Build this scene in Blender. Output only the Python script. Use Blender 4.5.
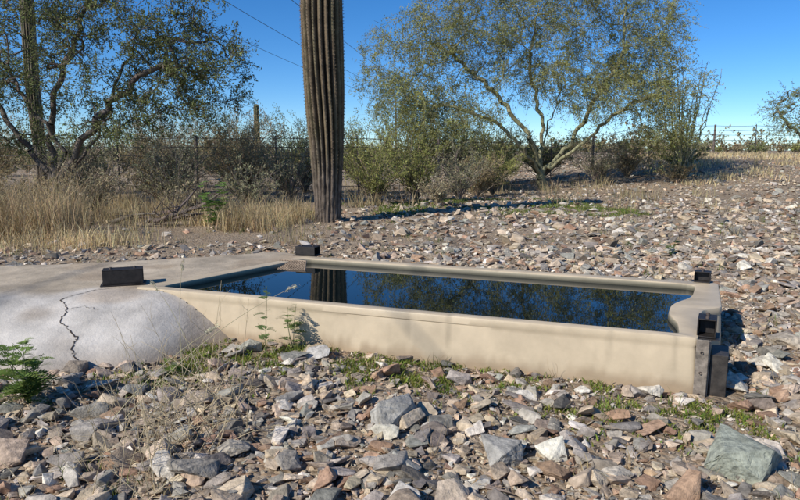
import bpy, bmesh, math, random
import numpy as np
from mathutils import Vector, noise as mnoise
random.seed(7); rng=np.random.default_rng(11)
scene=bpy.context.scene
for o in list(bpy.data.objects): bpy.data.objects.remove(o)

# ---------------------------------------------------------------- helpers
def vnoise(x,y,s=0):
    x=np.asarray(x,float); y=np.asarray(y,float)
    xi=np.floor(x); yi=np.floor(y); fx=x-xi; fy=y-yi
    fx=fx*fx*(3-2*fx); fy=fy*fy*(3-2*fy)
    def h(a,b):
        v=np.sin(a*127.1+b*311.7+s*74.7)*43758.5453
        return v-np.floor(v)
    return (h(xi,yi)*(1-fx)+h(xi+1,yi)*fx)*(1-fy)+(h(xi,yi+1)*(1-fx)+h(xi+1,yi+1)*fx)*fy
def sm(a,b,x):
    t=np.clip((np.asarray(x,float)-a)/(b-a),0,1); return t*t*(3-2*t)
def terrain(x,y):
    x=np.asarray(x,float); y=np.asarray(y,float)
    z=1.12*sm(15,31,y)*sm(4,14,x)
    near=1-sm(60,140,np.hypot(x,y))
    z=z+near*(0.05*(vnoise(x*.55,y*.55,1)-.5)+0.03*(vnoise(x*1.9,y*1.9,2)-.5))
    z=z+.12*(vnoise(x*.13,y*.13,5)-.5)*sm(9,18,y)
    return z
def inpoly(x,y,P):
    r=np.zeros(np.shape(x),bool); n=len(P)
    for i in range(n):
        x1,y1=P[i]; x2,y2=P[(i+1)%n]
        c=((y1>y)!=(y2>y))&(x<(x2-x1)*(y-y1)/((y2-y1) if y2!=y1 else 1e-9)+x1)
        r^=c
    return r
def distpoly(x,y,P):
    d=np.full(np.shape(x),1e9); n=len(P)
    for i in range(n):
        a=np.array(P[i]); b=np.array(P[(i+1)%n]); e=b-a
        t=np.clip(((x-a[0])*e[0]+(y-a[1])*e[1])/(e@e),0,1)
        d=np.minimum(d,np.hypot(x-a[0]-t*e[0],y-a[1]-t*e[1]))
    return d

class MB:
    def __init__(s): s.v=[];s.c=[];s.f=[];s.n=0
    def add(s,v,faces,col,mi=0,smooth=False):
        v=np.asarray(v,float).reshape(-1,3); n=len(v)
        c=np.asarray(col,float)
        if c.ndim==1: c=np.tile(c[:3],(n,1))
        s.v.append(v); s.c.append(c[:,:3])
        for f in (faces if isinstance(faces,list) else [faces]):
            f=np.asarray(f,int)
            if len(f): s.f.append((f+s.n,mi,smooth))
        s.n+=n
    def build(s,name,mats,parent=None):
        me=bpy.data.meshes.new(name)
        v=np.concatenate(s.v); c=np.concatenate(s.c)
        me.vertices.add(len(v)); me.vertices.foreach_set('co',v.ravel())
        nl=sum(f.size for f,_,_ in s.f); npoly=sum(len(f) for f,_,_ in s.f)
        me.loops.add(nl); me.polygons.add(npoly)
        li=np.concatenate([f.ravel() for f,_,_ in s.f])
        st=[];mi=[];smo=[];o=0
        for f,m,q in s.f:
            k=f.shape[1]; st.append(o+np.arange(len(f))*k); o+=f.size
            mi.append(np.full(len(f),m)); smo.append(np.full(len(f),q))
        me.loops.foreach_set('vertex_index',li)
        me.polygons.foreach_set('loop_start',np.concatenate(st))
        me.update(calc_edges=True)
        me.polygons.foreach_set('material_index',np.concatenate(mi).astype(np.int32))
        me.polygons.foreach_set('use_smooth',np.concatenate(smo))
        a=me.attributes.new('Col','FLOAT_COLOR','POINT')
        a.data.foreach_set('color',np.concatenate([c,np.ones((len(c),1))],1).ravel())
        for m in (mats if isinstance(mats,list) else [mats]): me.materials.append(m)
        me.update()
        ob=bpy.data.objects.new(name,me); scene.collection.objects.link(ob)
        if parent: ob.parent=parent
        return ob
def nrm(a): return a/np.maximum(np.linalg.norm(a,axis=-1,keepdims=True),1e-9)
def frusta(mb,P0,P1,R0,R1,s,col,mi=0):
    P0=np.asarray(P0,float);P1=np.asarray(P1,float); n=len(P0)
    if n==0: return
    D=nrm(P1-P0); ref=np.where(np.abs(D[:,2:3])>.9,np.array([[1.,0,0]]),np.array([[0,0,1.]]))
    A=nrm(np.cross(D,ref)); B=np.cross(D,A); an=np.arange(s)*2*math.pi/s
    off=np.cos(an)[None,:,None]*A[:,None]+np.sin(an)[None,:,None]*B[:,None]
    r0=P0[:,None]+off*np.reshape(R0,(-1,1,1)); r1=P1[:,None]+off*np.reshape(R1,(-1,1,1))
    v=np.stack([r0,r1],1).reshape(-1,3)
    b=(np.arange(n)*2*s)[:,None]; j=np.arange(s)[None]; k=(j+1)%s
    f=np.stack([b+j,b+k,b+s+k,b+s+j],-1).reshape(-1,4)
    c=np.asarray(col,float)
    if c.ndim==2: c=np.repeat(c,2*s,0)
    mb.add(v,f,c,mi,True)
def diamonds(mb,C,U,V,col,mi=0):
    n=len(C); v=np.stack([C-U,C+V-U*.15,C+U,C-V-U*.15],1).reshape(-1,3)
    f=np.arange(n*4).reshape(n,4); c=np.asarray(col,float)
    if c.ndim==2: c=np.repeat(c,4,0)
    mb.add(v,f,c,mi,False)
def blades(mb,B,H,lean,W,col,mi=0):
    n=len(B); az=rng.uniform(0,2*math.pi,n); s=np.stack([np.cos(az),np.sin(az),np.zeros(n)],1)*W[:,None]
    up=np.zeros((n,3)); up[:,2]=1
    M=B+up*(H*.6)[:,None]+lean*(H*.35)[:,None]; T=B+up*(H*.95)[:,None]+lean*H[:,None]
    v=np.stack([B-s,B+s,M+s*.75,M-s*.75,T],1).reshape(-1,3); b=np.arange(n)*5
    q=np.stack([b,b+1,b+2,b+3],1); t=np.stack([b+3,b+2,b+4],1)
    mb.add(v,[q,t],np.repeat(col,5,0),mi,False)
def rdir(n):
    return nrm(rng.normal(size=(n,3)))
def colvar(base,n,amt=.25,hue=.08):
    k=1+rng.uniform(-amt,amt,(n,1)); return np.clip(np.array(base)[None]*k*(1+rng.uniform(-hue,hue,(n,3))),0,1)

# ---------------------------------------------------------------- materials
def nt(name):
    m=bpy.data.materials.new(name); m.use_nodes=True; t=m.node_tree; t.nodes.clear()
    return m,t,t.nodes.new('ShaderNodeOutputMaterial')
def N(t,ty,**k):
    n=t.nodes.new(ty)
    for a,b in k.items():
        if a in n.inputs.keys(): n.inputs[a].default_value=b
        else: setattr(n,a,b)
    return n
def attr_mat(name,rough=.8,nscale=12,lo=.7,hi=1.25,bscale=60,bump=.3,bdist=.01,trans=0,spec=.3,coord='Object',det=6):
    m,t,out=nt(name); L=t.links.new
    a=N(t,'ShaderNodeAttribute',attribute_name='Col'); tc=N(t,'ShaderNodeTexCoord')
    col=a.outputs['Color']
    if nscale:
        no=N(t,'ShaderNodeTexNoise'); no.inputs['Scale'].default_value=nscale; no.inputs['Detail'].default_value=det; no.inputs['Roughness'].default_value=.62
        L(tc.outputs[coord],no.inputs['Vector'])
        mr=N(t,'ShaderNodeMapRange'); mr.inputs[1].default_value=.3; mr.inputs[2].default_value=.7; mr.inputs[3].default_value=lo; mr.inputs[4].default_value=hi
        L(no.outputs['Fac'],mr.inputs[0])
        vm=N(t,'ShaderNodeVectorMath',operation='SCALE'); L(a.outputs['Color'],vm.inputs[0]); L(mr.outputs[0],vm.inputs['Scale']); col=vm.outputs[0]
    if trans>0:
        p=N(t,'ShaderNodeBsdfDiffuse'); L(col,p.inputs['Color'])
        tr=N(t,'ShaderNodeBsdfTranslucent'); L(col,tr.inputs['Color'])
        mx=N(t,'ShaderNodeMixShader'); mx.inputs[0].default_value=trans
        L(p.outputs[0],mx.inputs[1]); L(tr.outputs[0],mx.inputs[2]); L(mx.outputs[0],out.inputs[0]); return m
    p=N(t,'ShaderNodeBsdfPrincipled'); L(col,p.inputs['Base Color'])
    p.inputs['Roughness'].default_value=rough; p.inputs['Specular IOR Level'].default_value=spec
    if bump>0:
        n2=N(t,'ShaderNodeTexNoise'); n2.inputs['Scale'].default_value=bscale; n2.inputs['Detail'].default_value=det; n2.inputs['Roughness'].default_value=.65
        L(tc.outputs[coord],n2.inputs['Vector'])
        b=N(t,'ShaderNodeBump'); b.inputs['Strength'].default_value=bump; b.inputs['Distance'].default_value=bdist
        L(n2.outputs['Fac'],b.inputs['Height']); L(b.outputs[0],p.inputs['Normal'])
    L(p.outputs[0],out.inputs[0])
    return m
M_rock=attr_mat('rock_mat',.9,26,.58,1.45,45,.8,.014,0,.2,det=5)
M_gravel=attr_mat('gravel_mat',.9,14,.7,1.3,1,0,0,0,.2,det=3)
M_bark=attr_mat('bark_mat',.9,10,.6,1.3,40,.5,.02,det=3)
M_leaf=attr_mat('leaf_mat',.6,0,.8,1.3,1,0,0,.3,.2)
M_straw=attr_mat('straw_mat',.7,0,.8,1.2,1,0,0,.25,.2)
M_metal=attr_mat('painted_steel_mat',.55,25,.5,1.5,120,.3,.003,0,.4)
M_conc=attr_mat('concrete_mat',.9,4.5,.76,1.18,38,.5,.012,0,.2)
M_tank=attr_mat('fiberglass_mat',.5,6,.86,1.08,25,.12,.006,0,.35)
M_sag=attr_mat('saguaro_mat',.8,6,.55,1.35,30,.5,.02,0,.2)

def ground_mat():
    m,t,out=nt('ground_mat'); L=t.links.new
    tc=N(t,'ShaderNodeTexCoord')
    def noise(s,d=6):
        n=N(t,'ShaderNodeTexNoise'); n.inputs['Scale'].default_value=s; n.inputs['Detail'].default_value=d; n.inputs['Roughness'].default_value=.6; L(tc.outputs['Object'],n.inputs['Vector']); return n
    n1=noise(.5); r=N(t,'ShaderNodeValToRGB'); L(n1.outputs['Fac'],r.inputs[0])
    r.color_ramp.elements[0].position=.35; r.color_ramp.elements[0].color=(.27,.195,.12,1)
    r.color_ramp.elements[1].position=.68; r.color_ramp.elements[1].color=(.49,.375,.25,1)
    vo=N(t,'ShaderNodeTexVoronoi'); vo.inputs['Scale'].default_value=28; L(tc.outputs['Object'],vo.inputs['Vector'])
    hs=N(t,'ShaderNodeSeparateColor'); L(vo.outputs['Color'],hs.inputs[0])
    r2=N(t,'ShaderNodeValToRGB'); L(hs.outputs[0],r2.inputs[0]); cr=r2.color_ramp
    cr.interpolation='CONSTANT'
    cols=[(.18,.13,.09),(.37,.285,.20),(.30,.245,.195),(.49,.40,.295),(.31,.205,.13),(.25,.205,.16)]
    cr.elements[0].color=cols[0]+(1,); cr.elements[1].position=1/6; cr.elements[1].color=cols[1]+(1,)
    for i in range(2,6):
        e=cr.elements.new(i/6); e.color=cols[i]+(1,)
    mx=N(t,'ShaderNodeMix',data_type='RGBA'); mx.inputs[0].default_value=.5
    L(r.outputs[0],mx.inputs[6]); L(r2.outputs[0],mx.inputs[7])
    n3=noise(90,4); mu=N(t,'ShaderNodeMapRange'); mu.inputs[1].default_value=.3; mu.inputs[2].default_value=.7; mu.inputs[3].default_value=.6; mu.inputs[4].default_value=1.2; L(n3.outputs['Fac'],mu.inputs[0])
    vm=N(t,'ShaderNodeVectorMath',operation='SCALE'); L(mx.outputs[2],vm.inputs[0]); L(mu.outputs[0],vm.inputs['Scale'])
    p=N(t,'ShaderNodeBsdfPrincipled'); p.inputs['Roughness'].default_value=.95; p.inputs['Specular IOR Level'].default_value=.15
    L(vm.outputs[0],p.inputs['Base Color'])
    b=N(t,'ShaderNodeBump'); b.inputs['Strength'].default_value=.8; b.inputs['Distance'].default_value=.02; b.invert=True
    L(vo.outputs['Distance'],b.inputs['Height'])
    b2=N(t,'ShaderNodeBump'); b2.inputs['Strength'].default_value=.6; b2.inputs['Distance'].default_value=.01
    L(n3.outputs['Fac'],b2.inputs['Height']); L(b.outputs[0],b2.inputs['Normal']); L(b2.outputs[0],p.inputs['Normal'])
    L(p.outputs[0],out.inputs[0]); return m
M_ground=ground_mat()
def water_mat():
    m,t,out=nt('water_mat'); L=t.links.new
    p=N(t,'ShaderNodeBsdfPrincipled'); p.inputs['Base Color'].default_value=(.004,.008,.009,1)
    p.inputs['Roughness'].default_value=.01; p.inputs['IOR'].default_value=1.42
    tc=N(t,'ShaderNodeTexCoord'); n=N(t,'ShaderNodeTexNoise'); n.inputs['Scale'].default_value=7; n.inputs['Detail'].default_value=2
    L(tc.outputs['Object'],n.inputs['Vector'])
    b=N(t,'ShaderNodeBump'); b.inputs['Strength'].default_value=.06; b.inputs['Distance'].default_value=.003
    L(n.outputs['Fac'],b.inputs['Height']); L(b.outputs[0],p.inputs['Normal']); L(p.outputs[0],out.inputs[0]); return m
M_water=water_mat()

# ---------------------------------------------------------------- ground
def build_ground():
    n=420; u=np.linspace(-1,1,n); k=6.0
    X=700*np.sinh(k*u)/math.sinh(k); Y=5+700*np.sinh(k*u)/math.sinh(k)
    gx,gy=np.meshgrid(X,Y); z=terrain(gx,gy)
    v=np.stack([gx,gy,z],-1).reshape(-1,3)
    i=np.arange(n-1); a=(i[:,None]*n+i[None]).ravel()
    f=np.stack([a,a+1,a+n+1,a+n],1)
    mb=MB(); mb.add(v,f,(.3,.25,.2),0,True); mb.build('ground',M_ground)
build_ground()

# ---------------------------------------------------------------- trough
OUT=[(1.70,3.436),(1.87,3.76),(2.03,4.08),(2.20,4.15),(2.57,4.93),(-.967,6.24),(-2.084,4.785)]
INN=[(1.64,3.53),(1.74,3.78),(1.765,3.98),(1.90,4.25),(2.14,4.45),(2.37,4.88),(-.94,6.10),(-1.90,4.81)]
def roundpoly(P,rad,seg=5):
    o=[]; n=len(P)
    for i in range(n):
        p=np.array(P[i]); a=np.array(P[i-1]); b=np.array(P[(i+1)%n])
        r=rad[i] if hasattr(rad,'__len__') else rad
        ea=(a-p); eb=(b-p); la=np.linalg.norm(ea); lb=np.linalg.norm(eb)
        q=min(r,la*.45,lb*.45); s=p+ea/la*q; e=p+eb/lb*q
        for t in np.linspace(0,1,seg+1):
            o.append(tuple((1-t)**2*s+2*t*(1-t)*p+t*t*e))
    return o
OUTr=roundpoly(OUT,[.03,.1,.08,.04,.05,.05,.05]); INNr=roundpoly(INN,[.05,.1,.15,.15,.12,.1,.1,.1])
CEN=np.array([.2,4.75])
def raycast(P,ang):
    d=np.array([math.cos(ang),math.sin(ang)]); best=0
    for i in range(len(P)):
        a=np.array(P[i])-CEN; b=np.array(P[(i+1)%len(P)])-CEN; e=b-a
        den=d[0]*e[1]-d[1]*e[0]
        if abs(den)<1e-12: continue
        t=(a[0]*e[1]-a[1]*e[0])/den; s=(a[0]*d[1]-a[1]*d[0])/den
        if -1e-9<=s<=1+1e-9 and t>best: best=t
    return best
trough=bpy.data.objects.new('water_trough',None); scene.collection.objects.link(trough)
def build_trough():
    extra=[math.atan2(y-CEN[1],x-CEN[0]) for x,y in zip(np.linspace(-2.05,1.68,180),np.linspace(4.77,3.44,180))]
    angs=sorted(set([round(math.atan2(p[1]-CEN[1],p[0]-CEN[0]),5) for p in OUTr+INNr]+[round(a,5) for a in extra]+[round(a,5) for a in np.linspace(-math.pi,math.pi,200)[:-1]]))
    ro=np.array([raycast(OUTr,a) for a in angs]); ri=np.array([raycast(INNr,a) for a in angs])
    ca=np.cos(angs); sa=np.sin(angs); n=len(angs)
    T=.34
    prof=[(ro+.03,-.12)]+[(ro+.022-.02*(z/.285),z) for z in np.linspace(-.02,.285,15)]+[(ro+.008,T-.048),(ro+.008,T-.012),(ro+.003,T-.003),(ro-.008,T),
          (ri+.012,T),(ri+.003,T-.004),(ri,T-.014),(ri-.003,T-.04),(ri-.01,.05)]
    NI=len(prof)-3
    rings=[np.stack([CEN[0]+r*ca,CEN[1]+r*sa,np.full(n,z)],1) for r,z in prof]
    v=np.concatenate(rings); f=[]
    d2=nrm(v[:,:2]-CEN); w=(v[:,2]<.28)&(v[:,2]>-.1)&(np.arange(len(v))//n<16)
    v[:,:2]+=d2*(w*(vnoise(v[:,0]*1.7,v[:,2]*4+v[:,1],41)-.5)*.012)[:,None]
    for k in range(len(rings)-1):
        j=np.arange(n); f.append(np.stack([k*n+j,k*n+(j+1)%n,(k+1)*n+(j+1)%n,(k+1)*n+j],1))
    zz=v[:,2]; al=v[:,0]*.94-v[:,1]*.33
    gl=terrain(v[:,0],v[:,1])
    dirt=np.clip((gl+.03+.09*vnoise(al*9,zz*5,4)+.05*vnoise(al*30,zz*9,6)-zz)/.07,0,1)*.8
    base=np.array([.58,.465,.315]); low=np.array([.33,.24,.15])
    col=base[None]*(1-dirt[:,None])+low[None]*dirt[:,None]
    streak=sm(.62,.92,vnoise(al*14,zz*1.2,8)*.7+vnoise(al*45,zz*2,9)*.3)*sm(0,.25,zz)
    col=col*(1-.24*streak[:,None])*(.93+.12*vnoise(al*2.3,zz*3,10))[:,None]
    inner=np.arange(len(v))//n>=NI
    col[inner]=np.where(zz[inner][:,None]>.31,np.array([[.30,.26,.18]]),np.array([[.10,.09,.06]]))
    mb=MB(); mb.add(v,f,col,0,True); ob=mb.build('basin',M_tank,trough)
    e=ob.modifiers.new('es','EDGE_SPLIT'); e.split_angle=math.radians(35)
    w=np.stack([CEN[0]+(ri-.002)*ca,CEN[1]+(ri-.002)*sa,np.full(n,.293)],1)
    me=bpy.data.meshes.new('water'); me.from_pydata([tuple(p) for p in w],[],[tuple(range(n))]); me.materials.append(M_water)
    o=bpy.data.objects.new('water',me); scene.collection.objects.link(o); o.parent=trough
build_trough()
def boxv(c,u,v,w): # half vectors
    c,u,v,w=map(lambda a:np.array(a,float),(c,u,v,w))
    V=np.array([c+a*u+b*v+d*w for a in(-1,1) for b in(-1,1) for d in(-1,1)])
    F=np.array([[0,1,3,2],[4,6,7,5],[0,4,5,1],[2,3,7,6],[0,2,6,4],[1,5,7,3]]); return V,F
def hollow_tube(name,c,L,w,h,ang,th=.008,col=(.022,.018,.016)):
    u=np.array([math.cos(ang),math.sin(ang),0]); s=np.array([-math.sin(ang),math.cos(ang),0]); k=np.array([0,0,1.]); c=np.array(c,float)
    mb=MB()
    for V,F in [boxv(c+k*(h/2-th/2),u*L/2,s*w/2,k*th/2),boxv(c-k*(h/2-th/2),u*L/2,s*w/2,k*th/2),
                boxv(c+s*(w/2-th/2),u*(L/2-.001),s*th/2,k*(h/2-th)),boxv(c-s*(w/2-th/2),u*(L/2-.001),s*th/2,k*(h/2-th)),
                boxv(c-k*(h/2+.004),u*(L/2+.02),s*(w/2+.02),k*.003),
                boxv(c+u*L*.12,u*.004,s*(w/2-th),k*(h/2-th))]:
        mb.add(V,F,col)
    for du in (-.3,.3):
        p=c+u*L*du+k*(h/2); frusta(mb,[p],[p+k*.012],[.012],[.011],6,(.08,.06,.05))
        V,F=boxv(p+k*.012,u*.008,s*.008,k*.003); mb.add(V,F,(.08,.06,.05))
    ob=mb.build(name,M_metal,trough)
    b=ob.modifiers.new('b','BEVEL'); b.width=.003; b.segments=1
    return ob
hollow_tube('tube_bracket_a',(-2.24,4.94,.40),.30,.13,.12,math.radians(20))
hollow_tube('tube_bracket_b',(-.95,6.32,.385),.22,.13,.09,math.radians(-18))
hollow_tube('tube_bracket_c',(2.47,4.98,.385),.1,.12,.09,math.radians(60))
hollow_tube('tube_bracket_d',(1.80,3.53,.385),.14,.10,.11,math.radians(62))
def corner_post():
    mb=MB(); k=np.array([0,0,1.])
    a=math.radians(160.4); u=np.array([math.cos(a),math.sin(a),0]); s=np.array([math.cos(math.radians(62)),math.sin(math.radians(62)),0])
    c=np.array([1.737,3.41,.11])
    col=(.23,.19,.15)
    for V,F in [boxv(c+u*.012,u*.034,s*.004,k*.225),boxv(c-u*.025+s*.13,u*.004,s*.12,k*.215)]: mb.add(V,F,col)
    V,F=boxv(c-u*.078+s*.15-k*.04,u*.046,s*.11,k*.17); mb.add(V,F,(.05,.042,.035))  # near-black block: shade on the wall end put in as colour
    for dz in (-.1,.03,.15):
        p=c+u*.015+k*dz-s*.005; frusta(mb,[p],[p-s*.01],[.010],[.008],6,(.12,.09,.07))
    ob=mb.build('corner_post',M_metal,trough); b=ob.modifiers.new('b','BEVEL'); b.width=.003; b.segments=1
corner_post()
def ramp():
    mb=MB(); o=np.array([-1.17,5.98,.345]); u=nrm(np.array([.33,-.08,0.])) ; s=nrm(np.array([.05,-.5,-.13]))
    W=.27;H=.36;P0=[];P1=[]
    st=.03
    for i in np.arange(-H,W,st):
        a=[max(i,0),max(-i,0)]; b=[min(W,i+H),None]; b[1]=b[0]-i
        if b[0]>a[0]: P0.append(o+u*a[0]+s*a[1]);P1.append(o+u*b[0]+s*b[1])
    for i in np.arange(0,W+H,st):
        a=[min(i,W),0]; a[1]=i-a[0]; b=[max(0,i-H),0]; b[1]=i-b[0]
        if a[0]>b[0]: P0.append(o+u*a[0]+s*a[1]);P1.append(o+u*b[0]+s*b[1])
    frusta(mb,P0,P1,[.004]*len(P0),[.004]*len(P0),4,(.3,.22,.15))
    c=[o,o+u*W,o+u*W+s*H,o+s*H]
    frusta(mb,c,c[1:]+c[:1],[.007]*4,[.007]*4,5,(.3,.22,.15))
    mb.build('escape_ramp_mesh',M_metal,trough)
ramp()

# ---------------------------------------------------------------- concrete apron
CORE=[(-1.95,4.70),(-.95,6.28),(-1.3,6.5),(-2.6,5.95),(-5.0,5.3),(-5.0,4.5),(-2.7,4.62)]
def apron_z(x,y):
    d=np.where(inpoly(x,y,CORE),0,distpoly(x,y,CORE))
    w=.80+.22*sm(-1.4,-2.4,x)*1.0+.22*(vnoise(x*2.2,y*2.2,9)-.5)-.15*sm(5.2,6,y)
    t=np.clip(d/w,0,1.25)
    z=.375*np.cos(t*math.pi/2)-.045
    z=np.minimum(z,.33)-.012*sm(.0,.4,d)
    return z+.014*(vnoise(x*4,y*4,12)-.5)+.03*(vnoise(x*1.1,y*1.1,13)-.5)*sm(0,.3,d)+.006*(vnoise(x*11,y*11,14)-.5)
def build_apron():
    xs=np.arange(-6.2,-.2,.025); ys=np.arange(3.3,7.6,.025); gx,gy=np.meshgrid(xs,ys); z=apron_z(gx,gy)
    mid=[tuple((np.array(p)-CEN)*.985+CEN) for p in OUT]
    ins=inpoly(gx,gy,mid)
    keep=(z>terrain(gx,gy)-.06)&(~ins)
    ny,nx=gx.shape; a=(np.arange(ny-1)[:,None]*nx+np.arange(nx-1)[None])
    k=keep[:-1,:-1]&keep[1:,:-1]&keep[:-1,1:]&keep[1:,1:]
    a=a[k]; f=np.stack([a,a+1,a+nx+1,a+nx],1)
    v=np.stack([gx,gy,z],-1).reshape(-1,3)
    front=sm(4.95,4.6,gy+.3*(vnoise(gx*3,gy*3,3)-.5)-(gx+2.0)*.15)
    stain=vnoise(gx*1.7,gy*2.3,21)*.5+vnoise(gx*6,gy*7,22)*.3+vnoise(gx*17,gy*17,23)*.2
    g=np.array([.55,.50,.435]); tn=np.array([.47,.385,.28])
    col=front[...,None]*g+(1-front[...,None])*tn
    col=col*(.60+.72*stain[...,None])
    rust=sm(.55,.80,vnoise(gx*2.7+3,gy*3.5,25))[...,None]*.5; col=col*(1-rust)+np.array([.38,.28,.185])*rust
    edge=np.clip((.08+.07*stain-z)/.12,0,1)[...,None]; col=col*(1-.65*edge)+np.array([.26,.19,.125])*.65*edge
    mb=MB(); mb.add(v,f,col.reshape(-1,3),0,True); ap=mb.build('concrete_apron',M_conc)
    def crack(pts,w):
        mb=MB(); P=[]
        for i in range(len(pts)-1):
            a=np.array(pts[i]);b=np.array(pts[i+1])
            for t in np.linspace(0,1,12)[:-1]: P.append(a+(b-a)*t+rng.normal(0,.006,2))
        P.append(np.array(pts[-1])); P=np.array(P); D=nrm(np.gradient(P,axis=0)); S=np.stack([-D[:,1],D[:,0]],1)
        ww=w*(.25+rng.uniform(0,1,len(P)))[:,None]; ww[0]=ww[-1]=.0005
        A=P+S*ww; B=P-S*ww
        V=np.concatenate([np.c_[A,apron_z(A[:,0],A[:,1])+.004],np.c_[B,apron_z(B[:,0],B[:,1])+.004]]); n=len(P); j=np.arange(n-1)
        mb.add(V,np.stack([j,j+1,n+j+1,n+j],1),(.06,.045,.035)); mb.build('crack',M_conc,ap)
    crack([(-2.36,4.72),(-2.50,4.48),(-2.38,4.33),(-2.36,4.18),(-2.18,4.05),(-2.16,3.93),(-2.05,3.82)],.0045)
    crack([(-2.38,4.33),(-2.28,4.38),(-2.16,4.33)],.0016)
    crack([(-2.36,4.72),(-2.2,4.8)],.0025)
build_apron()

# ---------------------------------------------------------------- rocks
def rock_variants(n,pts,bevel,seed,sub=0):
    r=np.random.default_rng(seed); out=[]
    for i in range(n):
        p=r.uniform(-1,1,(pts,3)); p/= (np.abs(p).max(1)**.75)[:,None]; p*=np.array([1,r.uniform(.5,.9),r.uniform(.20,.55)])
        bm=bmesh.new(); vs=[bm.verts.new(q) for q in p]
        res=bmesh.ops.convex_hull(bm,input=vs)
        bad=[g for g in set(res['geom_interior']+res['geom_unused']) if isinstance(g,bmesh.types.BMVert)]
        if bad: bmesh.ops.delete(bm,geom=bad,context='VERTS')
        bmesh.ops.dissolve_limit(bm,angle_limit=.12,verts=bm.verts,edges=bm.edges)
        if bevel: bmesh.ops.bevel(bm,geom=list(bm.edges),offset=bevel,segments=1,affect='EDGES',clamp_overlap=True)
        bmesh.ops.triangulate(bm,faces=bm.faces)
        if sub:
            for _ in range(sub):
                lng=[e for e in bm.edges if e.calc_length()>.22]
                bmesh.ops.subdivide_edges(bm,edges=lng,cuts=1,use_grid_fill=False); bmesh.ops.triangulate(bm,faces=bm.faces)
            for v in bm.verts:
                q=v.co*2.2+Vector((i*7.3,0,0)); d=mnoise.noise(q)*.03+mnoise.noise(v.co*6+Vector((i*3.1,2,0)))*.03
                st=math.floor(v.co.z*7)/7-v.co.z
                v.co+=v.normal*d+Vector((v.co.x,v.co.y,0))*st*.45
        bm.verts.index_update()
        out.append((np.array([v.co for v in bm.verts]),np.array([[v.index for v in f.verts] for f in bm.faces]))); bm.free()
    return out
VA=rock_variants(26,13,.035,1); VB=rock_variants(20,10,0,2); VC=rock_variants(10,8,0,3); VH=rock_variants(14,13,.02,5,3)
PAL=np.array([(.31,.27,.225),(.46,.365,.26),(.34,.215,.14),(.62,.55,.45),(.18,.158,.135),(.30,.28,.23),(.42,.32,.23),(.54,.425,.29),(.41,.36,.295),(.38,.25,.16),(.25,.20,.155)])
PW=np.array([.15,.18,.09,.11,.08,.06,.12,.10,.11,.03,.08]); PW=PW/PW.sum()
def place_rocks(mb,var,x,y,s,embed=.25,tilt=.3,z=None,col=None):
    n=len(x)
    which=rng.integers(0,len(var),n)
    yaw=rng.uniform(0,2*math.pi,n); tx=rng.normal(0,tilt,n); ty=rng.normal(0,tilt,n)
    cz,sz=np.cos(yaw),np.sin(yaw); cx,sx=np.cos(tx),np.sin(tx); cy,sy=np.cos(ty),np.sin(ty)
    O=np.zeros(n); I=np.ones(n)
    Rz=np.stack([np.stack([cz,-sz,O],1),np.stack([sz,cz,O],1),np.stack([O,O,I],1)],1)
    Rx=np.stack([np.stack([I,O,O],1),np.stack([O,cx,-sx],1),np.stack([O,sx,cx],1)],1)
    Ry=np.stack([np.stack([cy,O,sy],1),np.stack([O,I,O],1),np.stack([-sy,O,cy],1)],1)
    R=Rx@Ry@Rz
    if z is None: z=terrain(x,y)
    if col is None:
        col=PAL[rng.choice(len(PAL),n,p=PW)]*(1+rng.uniform(-.28,.28,(n,1)))*(1+rng.uniform(-.03,.03,(n,3)))
    for k,(V,F) in enumerate(var):
        m=which==k; c=m.sum()
        if not c: continue
        P=np.einsum('nij,vj->nvi',R[m],V)*s[m][:,None,None]
        P[...,0]+=x[m][:,None]; P[...,1]+=y[m][:,None]; P[...,2]+=(z[m]+s[m]*embed)[:,None]
        f=(F[None]+(np.arange(c)*len(V))[:,None,None]).reshape(-1,3)
        mb.add(P.reshape(-1,3),f,np.repeat(col[m],len(V),0))
def clear(x,y,pad=.0):
    big=[tuple((np.array(p)-CEN)*(1+.02+pad)+CEN) for p in OUT]
    return (~inpoly(x,y,big))&(apron_z(x,y)<terrain(x,y)+.02)&~((x>1.7)&(x<2.0)&(y>3.35)&(y<3.8))
def green(x,y): # where low green growth covers the soil
    wall=3.436+(1.7-x)*.357
    g=np.exp(-((wall-y-.32)/.33)**2)*sm(-2.6,-1.4,x)*(1-sm(1.6,2.1,x))*sm(.28,.50,vnoise(x*1.9,y*2.3,31)*.65+vnoise(x*6,y*6,32)*.35)*1.4
    g=g+1.0*np.exp(-(((x+1.7)/.9)**2+((y-3.95)/.30)**2))*sm(.2,.5,vnoise(x*4,y*5,33))
    return np.clip(g,0,1)
def samp(n,y0,y1,p=1.0,m=.72,pad=1.3):
    u=rng.uniform(0,1,n); y=(y0**p+u*(y1**p-y0**p))**(1/p)
    x=rng.uniform(-1,1,n)*(m*y+pad); return x,y
mb=MB()
x,y=samp(25000,1.3,9,1.15); k=clear(x,y)&(rng.uniform(0,1,len(x))>green(x,y)*.75); x,y=x[k],y[k]
s=np.clip(np.exp(rng.normal(-3.74,.54,len(x))),.010,.085)
leftback=(y>5.8)&(x<-.3); keep=~(leftback&(rng.uniform(0,1,len(x))<.6)); x,y,s=x[keep],y[keep],s[keep]
big=s>.033
place_rocks(mb,VA,x[big],y[big],s[big],.24,.28); place_rocks(mb,VB,x[~big],y[~big],s[~big],.3,.35)
for var,nn in ((VH,650),(VA,850)):
    x,y=samp(nn,1.5,9,1.0); k=clear(x,y,.03)&(rng.uniform(0,1,len(x))>green(x,y)*.8)&~((y>5.8)&(x<-.3)); x,y=x[k],y[k]
    place_rocks(mb,var,x,y,.042+.058*rng.uniform(0,1,len(x))**1.8,.34,.24)
x,y=samp(26000,1.3,6.0,1.0,.72,.8); k=clear(x,y); x,y=x[k],y[k]
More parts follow.
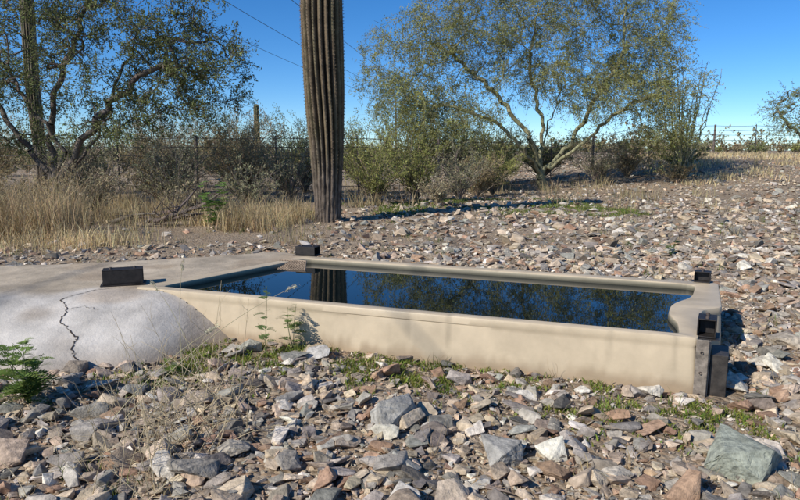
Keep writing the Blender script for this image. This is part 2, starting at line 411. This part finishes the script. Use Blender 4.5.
place_rocks(mb,VC,x,y,rng.uniform(.006,.017,len(x)),.4,.6)
H=[(-.03,3.03,.17,(.34,.315,.27)),(1.54,2.60,.18,(.30,.31,.245)),(-.9,2.5,.12,(.27,.24,.2)),(-.54,4.02,.11,(.43,.40,.36)),(.47,2.68,.12,(.31,.29,.255)),
   (1.25,2.95,.09,(.40,.26,.17)),(-.62,3.3,.08,(.30,.27,.23)),(1.9,2.85,.09,(.50,.40,.27)),(.95,2.5,.08,(.56,.48,.37)),(-2.1,2.95,.11,(.24,.21,.185)),(.2,2.3,.1,(.5,.4,.3)),(2.35,3.9,.1,(.55,.49,.4)),(2.75,4.3,.11,(.48,.40,.3)),(.9,3.35,.07,(.35,.3,.25))]
Hx,Hy,Hs=[np.array([h[i] for h in H]) for i in range(3)]
place_rocks(mb,VH,Hx,Hy,Hs,.3,.07,None,np.array([h[3] for h in H]))
mb.build('rock_field',M_rock)
mb=MB()
x,y=samp(56000,7.5,40,1.3,.75,3)
dens=sm(-3.5,0.5,x-.02*y)*(1-.75*np.exp(-(((x-4.5)/6)**2+((y-22)/4)**2)))*(1-.8*sm(24,28,y)*sm(9,12,x))
dens=np.maximum(dens,.14)*(.40+.9*vnoise(x*.4,y*.4,44))
k=(rng.uniform(0,1,len(x))<dens); x,y=x[k],y[k]
place_rocks(mb,VB,x,y,np.clip(np.exp(rng.normal(-3.22,.47,len(x))),.015,.13),.3,.3)
mb.build('gravel',M_gravel)

# ---------------------------------------------------------------- low green growth
mb=MB(); n=110000
x=rng.uniform(-3.2,2.6,n); y=rng.uniform(2.6,5.2,n); g=green(x,y)
k=(rng.uniform(0,1,n)<g*1.0*sm(.30,.58,vnoise(x*11,y*11,3)))&clear(x,y); x,y=x[k],y[k]; n=len(x)
a=rng.uniform(0,6.28,n); lean=np.stack([np.cos(a),np.sin(a),0*a],1)*rng.uniform(.3,1.3,(n,1))
blades(mb,np.stack([x,y,terrain(x,y)],1),rng.uniform(.010,.042,n),lean,rng.uniform(.002,.0055,n),colvar((.20,.235,.055),n,.35,.2))
x,y=samp(650,2.2,16,1.2); k=clear(x,y); x,y=x[k],y[k]
for cx,cy in zip(x,y):
    m=rng.integers(6,22); px=cx+rng.normal(0,.035,m); py=cy+rng.normal(0,.035,m); a=rng.uniform(0,6.28,m)
    c=(.15,.19,.05) if rng.uniform()<.5 else (.46,.36,.2)
    blades(mb,np.stack([px,py,terrain(px,py)],1),rng.uniform(.03,.11,m),np.stack([np.cos(a),np.sin(a),0*a],1)*rng.uniform(.1,.7,(m,1)),rng.uniform(.0015,.003,m),colvar(c,m,.3))
n=16000; y=rng.uniform(13.2,17.5,n); x=rng.uniform(-2,5.5,n); k=rng.uniform(0,1,n)<sm(.45,.6,vnoise(x*.9,y*1.5,71)); x,y=x[k],y[k]; n=len(x); a=rng.uniform(0,6.28,n)
blades(mb,np.stack([x,y,terrain(x,y)],1),rng.uniform(.03,.09,n),np.stack([np.cos(a),np.sin(a),0*a],1)*.6,np.full(n,.008),colvar((.18,.22,.06),n,.35,.15))
mb.build('green_grass',M_leaf)

# ---------------------------------------------------------------- dry grass
def tufts(mb,cx,cy,nb,hm,wd,spread,col):
    for X,Y in zip(cx,cy):
        m=int(nb*rng.uniform(.5,1.4)); px=X+rng.normal(0,spread,m); py=Y+rng.normal(0,spread,m)
        a=rng.uniform(0,6.28,m); h=hm*rng.uniform(.3,1.25,m)*rng.uniform(.6,1.3)
        c=colvar(np.array(col)*rng.uniform(.6,1.2),m,.35)
        blades(mb,np.stack([px,py,terrain(px,py)-.01],1),h,np.stack([np.cos(a),np.sin(a),0*a],1)*rng.uniform(.05,.8,(m,1)),np.full(m,wd),c)
mb=MB()
n=300; y=rng.uniform(9.2,16,n); x=rng.uniform(-.72*y-2,-.12*y-.3,n); k=rng.uniform(0,1,n)<sm(.5,.75,vnoise(x*.8,y*.8,8)); tufts(mb,x[k],y[k],70,.42,.004,.15,(.52,.41,.23))
tufts(mb,rng.normal(-6.2,.5,30),rng.uniform(9.6,11.0,30),90,.95,.004,.14,(.56,.43,.25))
tufts(mb,rng.normal(-7.3,.5,16),rng.uniform(8.6,9.8,16),110,.5,.004,.16,(.66,.52,.29))
tufts(mb,rng.normal(-5.0,.5,18),rng.uniform(8.7,9.7,18),90,.34,.004,.2,(.68,.54,.31))
tufts(mb,rng.uniform(-3.8,-1.9,20),rng.uniform(10.8,12.8,20),90,.5,.004,.15,(.62,.48,.27))
n=420; tufts(mb,rng.uniform(10,30,n),rng.uniform(21,33,n),40,.24,.012,.25,(.68,.54,.31))
n=120; y=rng.uniform(14,26,n); tufts(mb,rng.uniform(-16,9,n),y,45,.4,.008,.2,(.42,.34,.2))
n=70; tufts(mb,rng.uniform(2,12,n),rng.uniform(8,18,n),22,.14,.004,.06,(.48,.4,.24))
mb.build('dry_grass',M_straw)

def polyline_stalk(mb,p,tip,r,col,nseg=9,seed_head=False):
    p=np.array(p,float);tip=np.array(tip,float); t=np.linspace(0,1,nseg)[:,None]
    mid=(p+tip)/2+np.array([rng.normal(0,.04),rng.normal(0,.04),np.linalg.norm(tip-p)*.12])
    P=(1-t)**2*p+2*t*(1-t)*mid+t*t*tip; R=r*(1-.7*t[:,0])
    frusta(mb,P[:-1],P[1:],R[:-1],R[1:],5,col)
    if seed_head:
        n=60; q=tip+nrm(tip-mid)*rng.uniform(-.05,.02,(n,1))+rng.normal(0,.005,(n,3))
        d=nrm(nrm(tip-mid)+rng.normal(0,.35,(n,3))); diamonds(mb,q,d*.010,nrm(np.cross(d,rdir(n)))*.002,colvar((.6,.55,.38),n))
    return P
mb=MB(); straw=(.70,.57,.36)
for i in range(110):
    bx=-1.08+rng.normal(0,.18); by=2.8+rng.normal(0,.26); bz=float(terrain(bx,by))
    if rng.uniform()<.4: L=rng.uniform(.4,.75); a=rng.normal(.05,.38)
    else: L=rng.uniform(.15,.45); a=rng.normal(0,.9)
    tip=(bx+L*math.sin(a),by+L*rng.normal(0,.25),bz+L*abs(math.cos(a))*.9)
    P=polyline_stalk(mb,(bx,by,bz-.01),tip,rng.uniform(.0015,.0027),np.array(straw)*rng.uniform(.65,1.15))
    for j in range(rng.integers(0,5)):
        q=P[rng.integers(3,8)]; d=nrm(rng.normal(0,1,3)+np.array([0,0,.8]))*rng.uniform(.04,.16)
        polyline_stalk(mb,q,q+d,.0012,np.array(straw)*rng.uniform(.6,1.1),5)
for b,tp in [((-1.45,3.05,0),(-.58,3.35,.66)),((-1.35,3.7,0),(-1.33,3.75,.72)),((-1.2,3.6,0),(-1.5,3.7,.6)),((-1.5,3.0,0),(-.95,3.1,.5))]:
    polyline_stalk(mb,b,tp,.003,(.56,.5,.32),14,True)
mb.build('dry_grass_stalks',M_straw)
mb=MB()
for i in range(90):
    bx,by=samp(1,2.3,6,1); bx=float(bx[0]);by=float(by[0])
    if not clear(np.array([bx]),np.array([by]))[0]: continue
    bz=float(terrain(bx,by)); L=rng.uniform(.06,.2)
    for j in range(4):
        d=nrm(rng.normal(0,.6,3)+np.array([0,0,1.]))*L; P=polyline_stalk(mb,(bx,by,bz),(bx+d[0],by+d[1],bz+d[2]),.0012,(.5,.38,.23),5)
mb.build('dead_weeds',M_straw)

# ---------------------------------------------------------------- weeds
def weed(name,base,h,nst,leaf,col,spread=.35,nl=9):
    mb=MB(); bx,by=base; bz=max(float(terrain(bx,by)),float(apron_z(np.array(bx),np.array(by)))); b=np.array([bx,by,bz-.01])
    for i in range(nst):
        a=rng.uniform(0,6.28); k=rng.uniform(.2,1)*spread if nst>1 else .06; hh=h*rng.uniform(.6,1.0) if i else h
        tip=b+np.array([math.cos(a)*k*h,math.sin(a)*k*h,hh]); P=polyline_stalk(mb,b,tip,.0035,(.16,.2,.08),10)
        for j in range(nl):
            t=rng.uniform(.12,1); idx=t*(len(P)-1); q=P[int(idx)]+(P[min(int(idx)+1,len(P)-1)]-P[int(idx)])*(idx%1)
            a2=rng.uniform(0,6.28); ax=nrm(np.array([math.cos(a2),math.sin(a2),rng.uniform(.1,.7)])); Ln=leaf*rng.uniform(.5,1.1)*(1.25-t*.6)
            sd=nrm(np.cross(ax,[0,0,1.])); m=7
            tt=np.linspace(.15,1,m); C=q+ax*(Ln*tt)[:,None]; C[:,2]-=Ln*.35*tt**2
            for sgn in (-1,1):
                U=nrm(ax*.55+sd*sgn)*(Ln*.24*(1.15-tt*.7))[:,None]; V=np.tile(ax,(m,1))*(Ln*.085)
                diamonds(mb,C+U,U,V,colvar(col,m,.2),0)
            diamonds(mb,(q+ax*Ln*.55)[None]+np.array([[0,0,-Ln*.1]]),(ax*Ln*.5)[None],(sd*Ln*.05)[None],colvar(col,1),0)
    return mb.build(name,M_leaf)
weed('green_weed',(-2.07,3.3),.40,8,.13,(.20,.28,.08),.35,13)
weed('green_weed',(-.93,4.12),.50,1,.085,(.18,.24,.09),.3,18)
weed('green_weed',(-.75,4.22),.34,2,.095,(.18,.24,.08),.3,14)
weed('green_weed',(-3.35,11.1),.85,6,.25,(.17,.27,.07),.35,14)
weed('green_weed',(-1.45,3.75),.14,5,.07,(.17,.24,.06),.6,6)
weed('green_weed',(3.6,8.2),.2,5,.08,(.16,.22,.07),.6,6)

# ---------------------------------------------------------------- trees
def make_tree(name,limbs,lobes,trunk_r,leafn,leafL,leafW,col,bcol,tw=.45,droop=.1,twigs=7,seedjit=.12,twr=.006,rexp=.5,outw=.6):
    mb=MB(); pos=[];par=[]
    start=np.array(limbs[0][0],float); pos.append(start); par.append(-1)
    for L in limbs:
        L=[np.array(p,float) for p in L]; prev=int(np.argmin(np.linalg.norm(np.array(pos)-L[0],axis=1)))
        for a,b in zip(L[:-1],L[1:]):
            n=max(2,int(np.linalg.norm(b-a)/.22))
            for t in np.linspace(0,1,n+1)[1:]:
                q=a+(b-a)*t+rng.normal(0,.045,3); pos.append(q); par.append(prev); prev=len(pos)-1
    A=[]
    for c,r,n in lobes:
        d=rdir(n)*(rng.uniform(0,1,n)**.42)[:,None]; A.append(np.array(c)+d*np.array(r))
    A=np.concatenate(A); A=A[A[:,2]>.25]
    P=np.array(pos); dd=np.linalg.norm(A[:,None]-P[None],axis=2).min(1); A=A[np.argsort(dd)]
    tips=[]
    P=np.zeros((len(pos)+len(A)*14,3)); P[:len(pos)]=pos; n=len(pos)
    for a in A:
        d=np.linalg.norm(P[:n]-a,axis=1)+.35*np.maximum(0,P[:n,2]-a[2]); i=int(np.argmin(d)); p=P[i]
        L=np.linalg.norm(a-p); k=int(min(12,max(2,L/.2)))
        pd=nrm(P[i]-P[par[i]]) if par[i]>=0 else np.array([0,0,1.])
        c=p+pd*L*.4+np.array([0,0,L*.12])
        prev=i
        for t in np.linspace(0,1,k+1)[1:]:
            q=(1-t)**2*p+2*t*(1-t)*c+t*t*a+rng.normal(0,seedjit*.2,3)
            P[n]=q; par.append(prev); prev=n; n+=1
        tips.append(prev)
    P=P[:n]; par=np.array(par); cnt=np.zeros(n); cnt[tips]=1
    for i in range(n-1,0,-1): cnt[par[i]]+=cnt[i]
    R=np.maximum(trunk_r*(cnt/cnt.max())**rexp,.007); R[0]*=1.25
    i=np.arange(1,n)
    bc=colvar(bcol,len(i),.12,.04); thick=R[i]>.03
    frusta(mb,P[par[i][thick]],P[i[thick]],R[par[i][thick]]*.5+R[i[thick]]*.5,R[i[thick]],8,bc[thick])
    frusta(mb,P[par[i][~thick]],P[i[~thick]],R[i[~thick]],R[i[~thick]],4,bc[~thick])
    T=P[tips]; m=len(T)*twigs; B=np.repeat(T,twigs,0)+rng.normal(0,.08,(m,3))
    cen=A.mean(0); od=nrm(np.repeat(T,twigs,0)-cen)
    D=nrm(rdir(m)+od*outw+np.array([0,0,.15-droop])); Ln=tw*rng.uniform(.4,1.35,m)
    E=B+D*Ln[:,None]; E[:,2]-=droop*Ln
    frusta(mb,B,E,np.full(m,twr),np.full(m,twr*.4),3,colvar(np.array(bcol)*.9,m,.15))
    q=rng.integers(0,m,leafn); t=rng.uniform(.1,1.05,leafn)[:,None]
    C=B[q]+(E[q]-B[q])*t+rng.normal(0,.04,(leafn,3))
    U=nrm(rdir(leafn)+D[q]*.8)*(leafL*rng.uniform(.6,1.3,leafn))[:,None]; V=nrm(np.cross(U,rdir(leafn)))*leafW
    tone=.7+.6*rng.uniform(0,1,len(T)); lc=colvar(col,leafn,.25,.08)*np.repeat(tone,twigs)[q][:,None]
    diamonds(mb,C,U,V,lc,1)
    return mb.build(name,[M_bark,M_leaf])
Y=22.5
make_tree('palo_verde_tree',
 [[(5.2,Y,-.1),(5.05,Y,.6)],
  [(5.05,Y,.6),(4.5,22,2),(3.2,22,3.4),(1.8,22,4.6)],[(5.05,Y,.6),(5.1,22.7,2.4),(4.6,23,4.4),(4.8,23,6.2)],
  [(5.05,Y,.6),(6,22.3,1.6),(6.7,22.2,3),(7.6,22,4.6),(7.6,22,6.9)],[(5.05,Y,.6),(6.2,21.9,1.5),(7.4,21.7,2.7),(8.8,21.6,3.4)],
  [(5.05,Y,.6),(4.4,21.6,1.3),(3.2,21.2,2.3),(1.6,21,2.9)],[(5.1,22.7,1.6),(5.7,23.4,3),(6.2,23.8,5)]],
 [((.2,22,4.0),(1.7,2,2.1),130),((2.4,22.2,5.9),(2.0,2.2,1.6),150),((5.6,22.5,6.5),(2.3,2.2,1.4),150),((8.6,22.3,5.2),(1.6,2,1.8),120),
  ((9.0,22,3.0),(1.4,2,1.7),115),((5,22.5,4.4),(3.2,2.4,1.5),170),((1.4,21.6,2.6),(2.1,1.8,1.2),130),((7,22,3.4),(1.6,2,1.2),70)],
 .17,120000,.046,.0125,(.30,.305,.11),(.26,.245,.14),.6,.3,9,.12,.005,.58,.45)
Y=15.3
make_tree('mesquite_tree',
 [[(-8.4,Y,-.1),(-8.4,Y,.5)],[(-8.4,Y,.5),(-8.5,Y,1.6),(-8.2,Y,3),(-7.4,Y,4.6)],[(-8.4,Y,.5),(-7.9,15,1),(-7.2,14.9,2),(-6,14.8,3.1),(-4.9,14.8,3.6)],
  [(-8.4,Y,.5),(-8.9,15.4,1.3),(-9.8,15.4,2.5),(-11,15.4,3.8)],[(-8.4,Y,.5),(-7.7,15.8,1.6),(-7.0,16,3.2),(-6.3,16,4.6)],[(-8.4,Y,.5),(-8.0,15.0,1.4),(-8.6,14.8,2.4),(-9.3,14.9,3.6)]],
 [((-8.2,15.2,4.1),(2.1,1.9,1.5),110),((-5.5,15,4.1),(1.6,1.5,1.2),80),((-4.5,14.8,3.1),(1.0,1.2,1.0),50),((-6.3,15,2.6),(1.7,1.5,1.0),70),
  ((-9.8,15.3,2.8),(1.8,1.8,1.1),65),((-7.2,15.2,5.3),(2.4,2,1),75),((-11.6,15.3,4),(2,2,1.6),70),((-8.2,15.2,1.9),(1.6,1.6,.6),25)],
 .135,60000,.040,.0135,(.18,.20,.08),(.15,.12,.095),.45,.1,7,.15,.005,.5)
make_tree('palo_verde_tree',[[(24.5,38,1),(24.3,38,2)],[(24.3,38,2),(23,38,3.2),(22.4,38,4)],[(24.3,38,2),(25.5,38,3.4),(26.5,38,4.6)]],
 [((23.6,38,4.2),(1.6,1.6,1.0),40),((26.2,38,4.6),(2,2,1.2),50),((24.5,38,3),(2.6,1.6,.8),35)],.15,12000,.06,.018,(.22,.24,.09),(.2,.18,.12),.8,.2,6)

# ocotillo
mb=MB()
for i in range(20):
    a=rng.uniform(0,6.28); k=rng.uniform(.2,1.1); b=np.array([10.3,23.0,float(terrain(10.3,23.0))])
    t=np.linspace(0,1,12)[:,None]; h=rng.uniform(2.6,4.2)
    P=b+np.concatenate([np.cos(a)*k*t**.8*1.2,np.sin(a)*k*t**.8*1.2,h*t],1)+rng.normal(0,.025,(12,3)); P[0]=b
    R=.028*(1-.75*t[:,0]); frusta(mb,P[:-1],P[1:],R[:-1],R[1:],6,(.26,.25,.17))
    n=110; q=rng.integers(0,11,n); C=P[q]+(P[q+1]-P[q])*rng.uniform(0,1,(n,1))+rng.normal(0,.025,(n,3)); U=rdir(n)*.035
    diamonds(mb,C,U,nrm(np.cross(U,rdir(n)))*.012,colvar((.2,.24,.09),n),1)
mb.build('ocotillo',[M_bark,M_leaf])

# shrubs
def shrub(mb,pos,rx,h,nst,nleaf,col,bcol,ll=.03,lw=.009):
    pos=np.array(pos,float); a=rng.uniform(0,6.28,nst); k=rng.uniform(.1,1,nst)**.6; hz=h*rng.uniform(.45,1.08,nst)*(1-.25*k)
    t=np.linspace(0,1,7)
    hx=(rx*k*np.cos(a))[:,None]*t**1.25; hy=(rx*k*np.sin(a))[:,None]*t**1.25; hzz=hz[:,None]*t**.85
    P=np.stack([hx,hy,hzz],-1)+rng.normal(0,.03*h,(nst,7,3))*t[None,:,None]+pos
    R=np.tile(.016*h*(1-.75*t)*.5,(nst,1))
    frusta(mb,P[:,:-1].reshape(-1,3),P[:,1:].reshape(-1,3),R[:,:-1].ravel(),R[:,1:].ravel(),4,colvar(bcol,nst*6,.2))
    nt_=nst*7; q=rng.integers(0,nst,nt_); s=rng.integers(2,7,nt_); B=P[q,s]; D=nrm(rdir(nt_)+np.array([0,0,.7])+nrm(B-pos)*.5)
    Ln=.28*h*rng.uniform(.3,1,nt_)**1; E=B+D*Ln[:,None]*.8
    frusta(mb,B,E,np.full(nt_,.003*h**.5),np.full(nt_,.0015),3,colvar(bcol,nt_,.2))
    q=rng.integers(0,nt_,nleaf); tt=rng.uniform(.15,1.05,(nleaf,1)); C=B[q]+(E[q]-B[q])*tt+rng.normal(0,.02*h,(nleaf,3))
    U=nrm(rdir(nleaf)+D[q])*(ll*rng.uniform(.6,1.3,nleaf))[:,None]; V=nrm(np.cross(U,rdir(nleaf)))*lw
    tone=.65+.7*rng.uniform(0,1,nt_)
    C[:,2]=np.maximum(C[:,2],pos[2]+.01)
    diamonds(mb,C,U,V,colvar(col,nleaf,.2)*tone[q][:,None],1)
kinds=[((.29,.29,.10),(.25,.2,.14)),((.19,.205,.09),(.2,.17,.13)),((.34,.27,.15),(.32,.25,.17)),((.38,.32,.20),(.36,.29,.2)),((.29,.275,.165),(.28,.23,.18))]
SH=[(-.6,15.6,1.0,1.6,0),(.45,16.6,1.1,1.9,0),(1.6,16.8,1.0,1.6,4),(.9,15.1,.6,.8,3),(2.3,18.6,1.1,1.3,2),(-2.9,16.5,1.1,1.8,4),(-4.2,16.6,1.2,2.0,2),
    (-5.4,15.0,1.0,1.5,4),(-6.6,13.6,.9,1.3,3),(-7.4,12.9,.8,1.0,2),(-9.3,13.4,1.1,1.3,2),(-10.8,13.8,1.0,1.3,4),(-5.0,19.6,1.7,2.6,2),(-7,20,1.8,2.6,4),(-3.2,21,1.5,2.6,1),
    (-10,19.8,1.6,2.6,4),(-13,19.6,1.6,2.6,2),(-15.5,20,1.8,2.8,1),(3.3,22.5,1.2,1.7,1),(7.4,23.5,1.4,1.7,4),(9.0,24.8,1.3,1.6,2),(11.2,25,1.0,1.0,1),(-1.2,20.6,1.6,2.6,0),(.6,23,1.8,3.0,0),
    (2.2,25,1.8,3.0,4),(6,26.5,1.8,2.3,1),(4.0,26,1.7,2.6,0),(-8.2,11.6,.5,.8,3),(-4.4,13.2,.5,.7,3),(9.9,22.3,.7,.8,2),(-3.6,14.8,.8,1.2,4),(-6.2,16.2,1.1,1.8,2),(2.9,19.6,1.0,1.5,0),(-8.2,16.9,1.2,1.7,4),(-11.8,16,1.2,1.8,2),
    (-5.9,22.5,1.8,3.0,1),(-8.8,22.5,1.8,2.9,2)]
for X,Yy,r,h,k in SH:
    mb=MB(); c,b=kinds[k]; shrub(mb,(X,Yy,float(terrain(X,Yy))-.02),r,h,int(28+r*18),int(4300*r*h**.5) if k<3 else int(2800*r),c,b,.036,.011)
    mb.build('desert_shrub',[M_bark,M_leaf])
mb=MB()
for i in range(200):
    Yy=rng.uniform(34,75); X=rng.uniform(-.75*Yy-4,.75*Yy+4); c,b=kinds[rng.integers(0,5)]
    if Yy<42 and X>8: Yy+=9
    h=rng.uniform(1.1,2.6) if X<10 else rng.uniform(.6,1.6)
    shrub(mb,(X,Yy,float(terrain(X,Yy))-.05),h*.9,h,12,380,c,b,.10,.035)
mb.build('distant_brush',[M_bark,M_leaf])
mb=MB()
for i in range(320):
    Yy=rng.uniform(75,260); X=rng.uniform(-.75*Yy-4,.75*Yy+4); c,b=kinds[rng.integers(0,5)]
    h=rng.uniform(1.6,5.0)*rng.uniform(.5,1); shrub(mb,(X,Yy,float(terrain(X,Yy))-.05),h*1.1,h,8,130,c,b,.25,.12)
mb.build('distant_treeline',[M_bark,M_leaf])

# fallen branches
mb=MB()
for k in range(12):
    p=np.array([rng.uniform(-5.4,-3.6),rng.uniform(11.4,13.4),.08]); a=rng.uniform(-.5,.5); L=rng.uniform(.8,1.6); n=12
    Q=[p]; d=np.array([math.cos(a),math.sin(a),rng.uniform(.0,.25)])
    for i in range(n): d=nrm(d+rng.normal(0,.13,3)*np.array([1,1,.7])); Q.append(Q[-1]+d*L/n)
    Q=np.array(Q); Q[:,2]=np.maximum(Q[:,2],.05); R=np.linspace(rng.uniform(.03,.07),.01,n+1)
    frusta(mb,Q[:-1],Q[1:],R[:-1],R[1:],7,colvar((.15,.12,.1),1)[0])
    for j in range(6):
        q=Q[rng.integers(3,n)]; e=q+nrm(rng.normal(0,1,3)+np.array([0,0,.5]))*rng.uniform(.15,.5); frusta(mb,[q],[e],[.012],[.004],5,(.15,.12,.1))
mb.build('fallen_branches',M_bark)

# ---------------------------------------------------------------- saguaro
def saguaro(name,x,y,H,rb,rt,ribs,spines=True,col=(.17,.145,.085)):
    mb=MB(); nth=ribs*8; nz=220; z=np.linspace(0,1,nz); zz=H*(1-(1-z)**1.15)
    th=np.arange(nth)*2*math.pi/nth
    prof=rb+(rt-rb)*sm(0,H*.42,zz); prof=prof*np.sqrt(np.clip(1-((zz-(H-rt*1.1))/(rt*1.1)).clip(0,1)**2,0.0005,1))
    wob=.03*np.sin(zz*.9+1); tw=.06*np.sin(zz*1.3)[:,None]
    rr=vnoise(th[None]*1.5,zz[:,None]*.6,55)
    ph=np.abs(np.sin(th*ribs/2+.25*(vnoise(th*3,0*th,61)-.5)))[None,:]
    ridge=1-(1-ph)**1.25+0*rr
    depth=.25*sm(.2,1.8,zz)[:,None]*(.6+.8*rr)+.06
    base=sm(1.9,.3,zz)[:,None]
    lump=(vnoise(th[None]*9,zz[:,None]*7,71)-.5)*.10*base+(vnoise(th[None]*22,zz[:,None]*18,72)-.5)*.06*base
    R=prof[:,None]*(1-depth*(1-ridge)+lump)*(1+.06*(vnoise(th[None]*4,zz[:,None]*1.5,3)-.5)+.02*np.sin(zz*2.1)[:,None])
    V=np.stack([x+wob[:,None]+R*np.cos(th[None]+tw),y+R*np.sin(th[None]+tw),float(terrain(x,y))-.05+zz[:,None]+0*R],-1)
    bark=sm(1.9,.5,zz[:,None]+.9*(vnoise(th[None]*4,zz[:,None]*2,77)-.5))[...,None]
    dead=sm(.35,.7,vnoise(th[None]*5,zz[:,None]*1.3,17))[...,None]
    rib_shade=(.2+.95*ridge**1.6)[...,None]  # self-shadow of the rib valleys painted into the colour; ridges lighter tan
    C=np.array(col)*rib_shade; brown=np.array([.15,.105,.068])
    C=C*(1-.7*dead)+brown*rib_shade*.7*dead
    bn=(.55+.9*vnoise(th[None]*14,zz[:,None]*12,79))[...,None]
    C=C*(1-bark)+np.array([.14,.11,.085])*(.4+.7*ridge[...,None])*bn*bark  # corky bark, with the valley self-shadow painted in here too
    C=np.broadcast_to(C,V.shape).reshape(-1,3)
    i=np.arange(nz-1)[:,None]; j=np.arange(nth)[None]; jn=(j+1)%nth
    f=np.stack([i*nth+j,i*nth+jn,(i+1)*nth+jn,(i+1)*nth+j],-1).reshape(-1,4)
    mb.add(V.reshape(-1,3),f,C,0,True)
    if spines:
        n=ribs*150*6; ri=rng.integers(0,ribs,n); k=rng.integers(30,nz-8,n)//2*2
        jj=(ri*8+4)%nth; Vp=V[k,jj]
        out=nrm(np.stack([Vp[:,0]-x,Vp[:,1]-y,0*Vp[:,0]],1)); d=nrm(out+rng.normal(0,.7,(n,3)))
        diamonds(mb,Vp+d*.015,d*.018,nrm(np.cross(d,rdir(n)))*.002,colvar((.22,.17,.12),n,.3),0)
    return mb.build(name,M_sag)
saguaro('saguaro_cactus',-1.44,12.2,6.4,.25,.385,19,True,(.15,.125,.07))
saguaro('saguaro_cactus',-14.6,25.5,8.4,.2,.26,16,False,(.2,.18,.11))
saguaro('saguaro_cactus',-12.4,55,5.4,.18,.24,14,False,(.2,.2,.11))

# ---------------------------------------------------------------- wire fence
mb=MB(); xs=np.arange(-34,42,2.35)
def fy(x): return 18.2 if x<-1 else (18.2+(x+1)*.95 if x<12.5 else 31.03+.06*(x-12.5))
tops=[]; hs=[]
for i,X in enumerate(xs):
    X=X+rng.normal(0,.1); yy=fy(X); z=float(terrain(X,yy)); wood=i%3==0
    hh=1.80-.25*float(sm(4,12,X)); hs.append(hh)
    lx,ly=rng.normal(0,.04,2)
    frusta(mb,[(X,yy,z-.2)],[(X+lx,yy+ly,z+hh)],[.055 if wood else .025],[.05 if wood else .022],8,(.13,.10,.08) if wood else (.06,.05,.045)); tops.append((X,yy,z))
    frusta(mb,[(X+lx,yy+ly,z+hh)],[(X+lx,yy+ly,z+hh+.005)],[.05 if wood else .022],[.001],8,(.15,.12,.1))
tops=np.array(tops); hs=np.array(hs)
for h in (.2,.36,.52,.68,.82,.96):
    P=tops.copy(); P[:,2]+=h*hs; P[:,1]-=.04; n=len(P)-1; mid=(P[1:]+P[:-1])/2-np.array([0,0,.025])
    frusta(mb,P[:-1],mid,[.009]*n,[.009]*n,4,(.05,.045,.04)); frusta(mb,mid,P[1:],[.009]*n,[.009]*n,4,(.05,.045,.04))
mb.build('wire_fence',M_metal)

# utility poles + wires
def hframe(name,x,y,ang):
    mb=MB(); ca,sa=math.cos(ang),math.sin(ang); pts=[]
    for o in (-2.2,2.2): frusta(mb,[(x+o*ca,y+o*sa,-.5)],[(x+o*ca,y+o*sa,9.3)],[.17],[.12],10,(.16,.11,.08))
    V,F=boxv((x,y,8.6),(3.4*ca,3.4*sa,0),(-.07*sa,.07*ca,0),(0,0,.09)); mb.add(V,F,(.16,.11,.08))
    for o in (-3,0,3): frusta(mb,[(x+o*ca,y+o*sa,8.69)],[(x+o*ca,y+o*sa,8.95)],[.05],[.07],8,(.2,.12,.08)); pts.append(np.array([x+o*ca,y+o*sa,8.95]))
    mb.build(name,M_bark); return pts
A=hframe('utility_pole',-13.6,-14,-.25); B=hframe('utility_pole',1.5,96,-.25)
mb=MB()
for p,q in zip(A,B):
    t=np.linspace(0,1,60)[:,None]; P=p+(q-p)*t; P[:,2]-=1.1*4*(t*(1-t))[:,0]
    frusta(mb,P[:-1],P[1:],[.014]*59,[.014]*59,5,(.03,.03,.03))
mb.build('power_lines',M_metal)

# ---------------------------------------------------------------- light, sky, camera
el=math.radians(36); to=np.array([-.80,-.60]); rot=math.atan2(to[0],to[1])%(2*math.pi)
w=bpy.data.worlds.new('World'); scene.world=w; w.use_nodes=True; t=w.node_tree; t.nodes.clear()
sk=t.nodes.new('ShaderNodeTexSky'); sk.sky_type='NISHITA'; sk.sun_disc=False; sk.sun_elevation=el; sk.sun_rotation=rot
sk.air_density=1.0; sk.dust_density=0; sk.ozone_density=4; sk.altitude=2600
hs=t.nodes.new('ShaderNodeHueSaturation'); hs.inputs['Saturation'].default_value=1.25
mx=t.nodes.new('ShaderNodeMix'); mx.data_type='RGBA'; mx.blend_type='MULTIPLY'; mx.inputs[0].default_value=1; mx.inputs[7].default_value=(.82,.95,1.06,1)
bg=t.nodes.new('ShaderNodeBackground'); bg.inputs[1].default_value=.13; wo=t.nodes.new('ShaderNodeOutputWorld')
t.links.new(sk.outputs[0],hs.inputs['Color']); t.links.new(hs.outputs[0],mx.inputs[6]); t.links.new(mx.outputs[2],bg.inputs[0]); t.links.new(bg.outputs[0],wo.inputs[0])
l=bpy.data.lights.new('sun','SUN'); l.energy=5.0; l.angle=math.radians(.53); l.color=(1,.96,.885)
so=bpy.data.objects.new('sun',l); scene.collection.objects.link(so)
d=Vector((.8*math.cos(el),.6*math.cos(el),-math.sin(el))); so.rotation_euler=d.to_track_quat('-Z','Y').to_euler()
cam=bpy.data.cameras.new('camera'); cam.lens=28; cam.sensor_width=36; cam.clip_start=.05; cam.clip_end=3000
co=bpy.data.objects.new('camera',cam); scene.collection.objects.link(co); co.location=(0,0,1.4); co.rotation_euler=(math.radians(90-9.1),0,0)
scene.camera=co
scene.view_settings.view_transform='Standard'; scene.view_settings.look='None'; scene.view_settings.exposure=0
